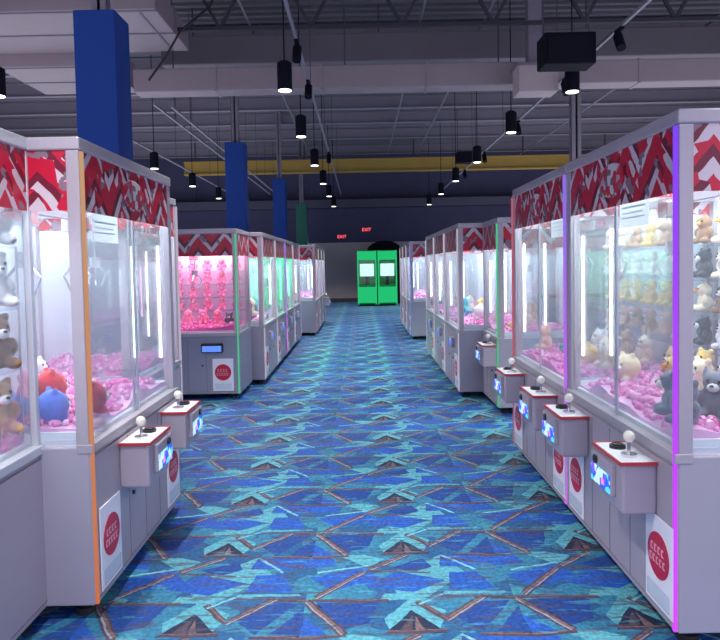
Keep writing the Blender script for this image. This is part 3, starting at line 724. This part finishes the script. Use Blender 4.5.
# green machine at the far end
GRN = pbr('green_cabinet', (.02, .50, .09), .4, 0, .1, 3)
GE = emit('green_glow', (.02, .62, .20), .50)
def green_machine(x, w, label):
    t = empty('prize_machine', (x, 24.9, 0)); tag(t, label, 'arcade machine', 'green machines at the far end')
    X = w / 2; H = 2.12
    link('cabinet', MB().box(-X, X, .02, .9, .06, .80, .02).box(-X, -X + .05, .02, .9, .8, H).box(X - .05, X, .02, .9, .8, H).box(-X, X, .85, .9, .8, H).box(-X, X, .02, .9, H - .08, H).mesh('gc', GRN), t)
    link('foot', MB().box(-X + .05, X - .05, .08, .85, 0, .06).mesh('gf', BLACK), t)
    link('header_light', MB().box(-X + .03, X - .03, 0, .02, H - .36, H - .02, .004).mesh('gh', GE), t)
    link('front_light', MB().box(-X + .03, X - .03, 0, .02, .12, .74, .004).mesh('gl', GE), t)
    link('led_strip', MB().box(-X, -X + .05, -.01, .02, .06, H).box(X - .05, X, -.01, .02, .06, H).mesh('gs', GE), t)
    link('display_screen', MB().box(-X + .10, X - .10, .10, .13, 1.14, 1.62, .01).mesh('gd', emit('pale_display', (.62, .95, .9), .75)), t)
    link('screen_stand', MB().box(-.06, .06, .13, .20, .8, 1.5).mesh('gst', BLACK), t)
    link('glass_pane', MB().box(-X + .05, X - .05, .03, .036, .8, H - .36).mesh('gp', GLASS), t)
    link('control_shelf', MB().box(-X + .06, X - .06, -.14, .02, .74, .80, .01).mesh('gsh', GRN), t)
green_machine(.22, .74, 'glowing green prize machine at the far end of the aisle, left one')
green_machine(1.00, .74, 'glowing green prize machine at the far end of the aisle, right one')
arch = bmesh.new(); n = 16
prev = None
f0, f1 = [], []
for k in range(n + 1):
    a = PI * k / n; f0.append(arch.verts.new((.95 + .70 * -math.cos(a), 26.2, 2.12 + .42 * math.sin(a)))); f1.append(arch.verts.new((.95 + .70 * -math.cos(a), 26.6, 2.12 + .42 * math.sin(a))))
b0 = [arch.verts.new((.25, 26.2, 0)), arch.verts.new((1.65, 26.2, 0))]; b1 = [arch.verts.new((.25, 26.6, 0)), arch.verts.new((1.65, 26.6, 0))]
arch.faces.new(f0 + [b0[1], b0[0]]); arch.faces.new(list(reversed(f1 + [b1[1], b1[0]])))
r0, r1 = [b0[0]] + f0 + [b0[1]], [b1[0]] + f1 + [b1[1]]
for k in range(len(r0) - 1): arch.faces.new((r0[k], r1[k], r1[k + 1], r0[k + 1]))
arch.faces.new((b0[0], b0[1], b1[1], b1[0]))
me = bpy.data.meshes.new('arch'); bmesh.ops.recalc_face_normals(arch, faces=arch.faces); arch.to_mesh(me); arch.free(); me.materials.append(HEADM)
tag(link('arched_cabinet', me), 'black arched cabinet standing behind the green machines', 'arcade machine')

# ------------------------------------------------------------------ plush placement
rnd = random.Random(21)
ROWN = ['bed', 'lowest', 'second', 'third', 'top']
COLW = ['first from near end', 'second from near end', 'third from near end', 'fourth from near end', 'fifth from near end', 'sixth from near end']
def CW(col): return col.replace('pale_grey', 'pale grey')
def rack_fill(loc, rz, w, near, palette, where, group, rows, n=6, d=D):
    for r, z in enumerate(rows):
        for k in range(n):
            s = .12 + (w - .24) * k / (n - 1)
            kind = rnd.choice(['bear', 'bear', 'cat', 'bunny', 'chick']); col = rnd.choice(palette[r % len(palette)])
            p = place(loc, rz, (near * (w / 2 - s), d - .14, z))
            if kind == 'bunny': kind = 'bear' if rnd.random() < .5 else 'cat'
            plush(kind, col, p, rz + rnd.uniform(-.35, .35), f'{CW(col)} plush {KW[kind]}, {ROWN[r + 1]} shelf of {where}, {COLW[k]}', group, rnd.uniform(.84, .90))
PALR = [['tan', 'peach', 'cream'], ['yellow', 'yellow', 'tan'], ['white', 'cream', 'pale_grey'], ['yellow', 'cream', 'tan']]
rack_fill(R1, RR, WN, 1, [['tan', 'white', 'brown', 'dark'], ['cream', 'brown', 'yellow', 'dark'], ['cream', 'yellow', 'dark', 'white'], ['brown', 'cream', 'tan', 'yellow']], 'the nearest right machine', 'plush on the shelves of the nearest right machine', RACK)
rack_fill(R2, RR, WN, 1, PALR, 'the second right machine', 'plush on the shelves of the second right machine', RACK)
# plush lying on the beds
def on_bed(loc, rz, w, near, items, where, group, d=D, z=DECKZ + .055, parts=True):
    for i, (kind, col, s, y, dz, sz, rot, tail) in enumerate(items):
        p = place(loc, rz, (near * (w / 2 - s), y, z + dz))
        plush(kind, col, p, rz + rot, f'{CW(col)} plush {KW[kind]} {tail} {where}', group, sz, parts, tilt=(0, 0))
on_bed(R1, RR, WN, 1, [
    ('bear', 'grey', .17, .12, 0, 1.0, .3, 'against the front glass at the near corner of'),
    ('bear', 'grey', .36, .15, 0, 1.05, -.4, 'by the front glass, second in at'),
    ('cat', 'grey', .27, .30, 0, 1.1, .8, 'behind the two front grey bears of'),
    ('bear', 'dark', .14, .34, 0, 1.2, 1.4, 'by the near side glass of'),
    ('bear', 'white', .13, .52, 0, 1.15, 1.3, 'by the near side glass of'),
    ('cat', 'brown', .16, .68, 0, 1.2, 1.2, 'near the back of the side glass of'),
    ('bear', 'cream', .62, .42, 0, 1.1, .1, 'in the middle of'),
    ('chick', 'yellow', .84, .40, 0, 1.05, -.2, 'just past the middle of'),
    ('bear', 'tan', 1.02, .48, 0, 1.1, .2, 'toward the far end of the bed of'),
    ('bunny', 'white', .50, .66, 0, 1.0, .2, 'at the back of the bed of'),
    ('bear', 'peach', .78, .66, 0, 1.0, -.2, 'at the back of the bed of'),
    ('bear', 'yellow', 1.08, .68, 0, 1.0, .2, 'at the back of the bed of'),
    ('ball', 'cream', 1.24, .30, 0, 1.0, .4, 'by the far side glass of'),
], 'the nearest right machine', 'plush on the bed of the nearest right machine')
on_bed(R2, RR, WN, 1, [
    ('bear', 'cream', .25, .35, 0, 1.05, .2, 'near the close end of the bed of'),
    ('ball', 'yellow', .48, .30, 0, .9, -.3, 'in the front of the bed of'),
    ('bear', 'white', .66, .45, 0, 1.1, .1, 'in the middle of'),
    ('cat', 'grey', .90, .34, 0, 1.2, .4, 'just past the middle of'),
    ('bear', 'teal', 1.10, .40, 0, 1.3, .2, 'toward the far end of the bed of'),
    ('bear', 'peach', 1.24, .22, 0, 1.0, .0, 'by the far corner of'),
    ('bunny', 'cream', .40, .66, 0, 1.0, .2, 'at the back of the bed of'),
    ('bear', 'tan', .75, .68, 0, 1.0, -.2, 'at the back of the bed of'),
    ('bear', 'pale_grey', 1.10, .70, 0, 1.1, .2, 'at the back of the bed of'),
], 'the second right machine', 'plush on the bed of the second right machine')
on_bed(L1, RL, WN - .02, -1, [
    ('ball', 'blue', .13, .22, 0, 1.0, .8, 'lying at the near side glass of'),
    ('ball', 'blue', .15, .40, 0, .85, .9, 'lying behind the first blue one in'),
    ('ball', 'red', .28, .30, .06, 1.05, .8, 'lying on top of the blue ones in'),
    ('ball', 'red', .30, .11, .0, 1.05, .5, 'by the front glass of'),
    ('bear', 'white', .95, .70, 0, 1.0, .0, 'at the back of the bed of'),
    ('bear', 'pink', .62, .60, 0, .9, .0, 'in the middle of'),
], 'the orange lit machine', 'toys in the orange lit machine')
# bears stacked in the left edge machine, on a clear rack by its far glass
tw = empty('plush_rack', place(L0, RL, (WN / 2 - .13, .30, DECKZ)), RL); tag(tw, 'clear shelf rack of bears inside the machine at the left edge', 'rack')
for k in range(3): link('rack_shelf', MB().box(-.10, .10, -.245, .26, .33 + .27 * k, .338 + .27 * k).mesh('rs', ACRYL), tw)
for x in (-.095, .095):
    for y in (-.24, .25): link('rack_post', MB().cyl((x, y, 0), (x, y, .878), .006, n=8).mesh('rp', CHROME), tw)
LP = [['tan', 'white'], ['brown', 'cream'], ['white', 'tan'], ['pale_grey', 'white']]
LN = ['lowest', 'second', 'third', 'topmost']
for r in range(4):
    z = DECKZ + (.055 if r == 0 else .339 + .27 * (r - 1))
    for k, y in enumerate((.125, .36)):
        col = LP[r][k]; p = place(L0, RL, (WN / 2 - .12 + (.01 if k else 0), y, z))
        plush('bear', col, p, RL - .5 + .3 * k, f'{CW(col)} plush bear on the {LN[r]} level of the left rack, {["by the glass", "farther in"][k]}', 'bears on the left edge rack', 1.22)
# pink rows
PR = ['lowest', 'second', 'third', 'fourth', 'topmost']
for r, z in enumerate((DECKZ + .05, 1.041, 1.211, 1.381, 1.551)):
    for k in range(6):
        x = -PW / 2 + .15 + (PW - .30) * k / 5
        y = .86 - .15 if r else .42
        if r == 0 and k == 5:
            plush('bear', 'dark', (PK[0] + x, PK[1] + .2, z), 0, 'dark plush bear at the front corner of the pink plush machine', 'plush in the pink plush machine', .8); continue
        kind = 'chick' if (k + r) % 3 else 'bear'
        plush(kind, 'pink', (PK[0] + x, PK[1] + y, z), rnd.uniform(-.2, .2), f'pink plush {KW[kind]} in the {PR[r]} row of the pink machine, {COLW[5 - k].replace("from near end", "from right") }', 'plush in the pink plush machine', .96 if r == 0 else .84)
# far machines: a few simple toys each
FC = ['cream', 'peach', 'white', 'teal', 'pink', 'yellow', 'grey', 'tan']
def far_fill(loc, rz, w, near, where, n, d=D):
    for k in range(n):
        s = .2 + (w - .4) * k / max(1, n - 1); col = rnd.choice(FC); kind = rnd.choice(['bear', 'cat', 'ball'])
        p = place(loc, rz, (near * (w / 2 - s), .22 + .3 * rnd.random(), DECKZ + .055))
        plush(kind, col, p, rz, f'{CW(col)} plush {KW[kind]} in {where}, {OL[k]} from its near end', 'small toys in the far machines', 1.25, False)
for i, l in enumerate(LF): far_fill(l, RL, 1.3, -1, f'the {OL[i]} left far row machine', 4)
for i, l in enumerate(RF): far_fill(l, RR, 1.25, 1, f'the {OL[i]} right far row machine', 4)
far_fill(RG, RR, .84, 1, 'the narrow green lit right machine', 3, .9)

# ------------------------------------------------------------------ lights, world, camera
for i, (x, y, z) in enumerate(SPOTS):
    l = bpy.data.lights.new('spot_lamp', 'SPOT'); l.energy = 170; l.spot_size = R = math.radians(95); l.spot_blend = .6
    l.color = (1, .95, .95); l.shadow_soft_size = .06
    o = bpy.data.objects.new('spot_lamp', l); COL.objects.link(o); o.location = (x, y, z)
# unseen fill lights added behind both machine rows to brighten the roof
for x in (-7.4, 7.4):
    l = bpy.data.lights.new('roof_fill', 'AREA'); l.shape = 'RECTANGLE'; l.size = 8; l.size_y = 22; l.energy = 330; l.color = (.86, .84, 1)
    o = bpy.data.objects.new('roof_fill', l); COL.objects.link(o); o.location = (x, 15, 1.9); o.rotation_euler = (PI, 0, 0)
w = bpy.data.worlds.new('hall_light'); sc.world = w; w.use_nodes = True
bg = w.node_tree.nodes['Background']; bg.inputs[0].default_value = (.80, .76, 1.0, 1); bg.inputs[1].default_value = .72

cam = bpy.data.cameras.new('camera'); co = bpy.data.objects.new('camera', cam); COL.objects.link(co); sc.camera = co
cam.sensor_fit = 'HORIZONTAL'; cam.sensor_width = 36; cam.lens = 650 / 720 * 36; cam.shift_y = -28.22 / 720
cam.clip_start = .05; cam.clip_end = 200
pitch, roll, yaw = .0420, -.0193, -.0025
F = Vector((math.sin(yaw) * math.cos(pitch), math.cos(yaw) * math.cos(pitch), -math.sin(pitch)))
Rv = Vector((math.cos(yaw), -math.sin(yaw), 0)); Uv = Rv.cross(F)
R2v = Rv * math.cos(roll) + Uv * math.sin(roll); U2v = Uv * math.cos(roll) - Rv * math.sin(roll)
M = Matrix((R2v, U2v, -F)).transposed().to_4x4(); M.translation = (0, 0, 1.6)
co.matrix_world = M

vs = sc.view_settings
sc.display_settings.display_device = 'sRGB'
vs.view_transform = 'Standard'; vs.look = 'None'; vs.gamma = 1; vs.exposure = 0.80; vs.use_curve_mapping = False
sc.cycles.use_denoising = True
sc.cycles.max_bounces = 10; sc.cycles.transparent_max_bounces = 40; sc.cycles.glossy_bounces = 3
sc.cycles.sample_clamp_indirect = 4
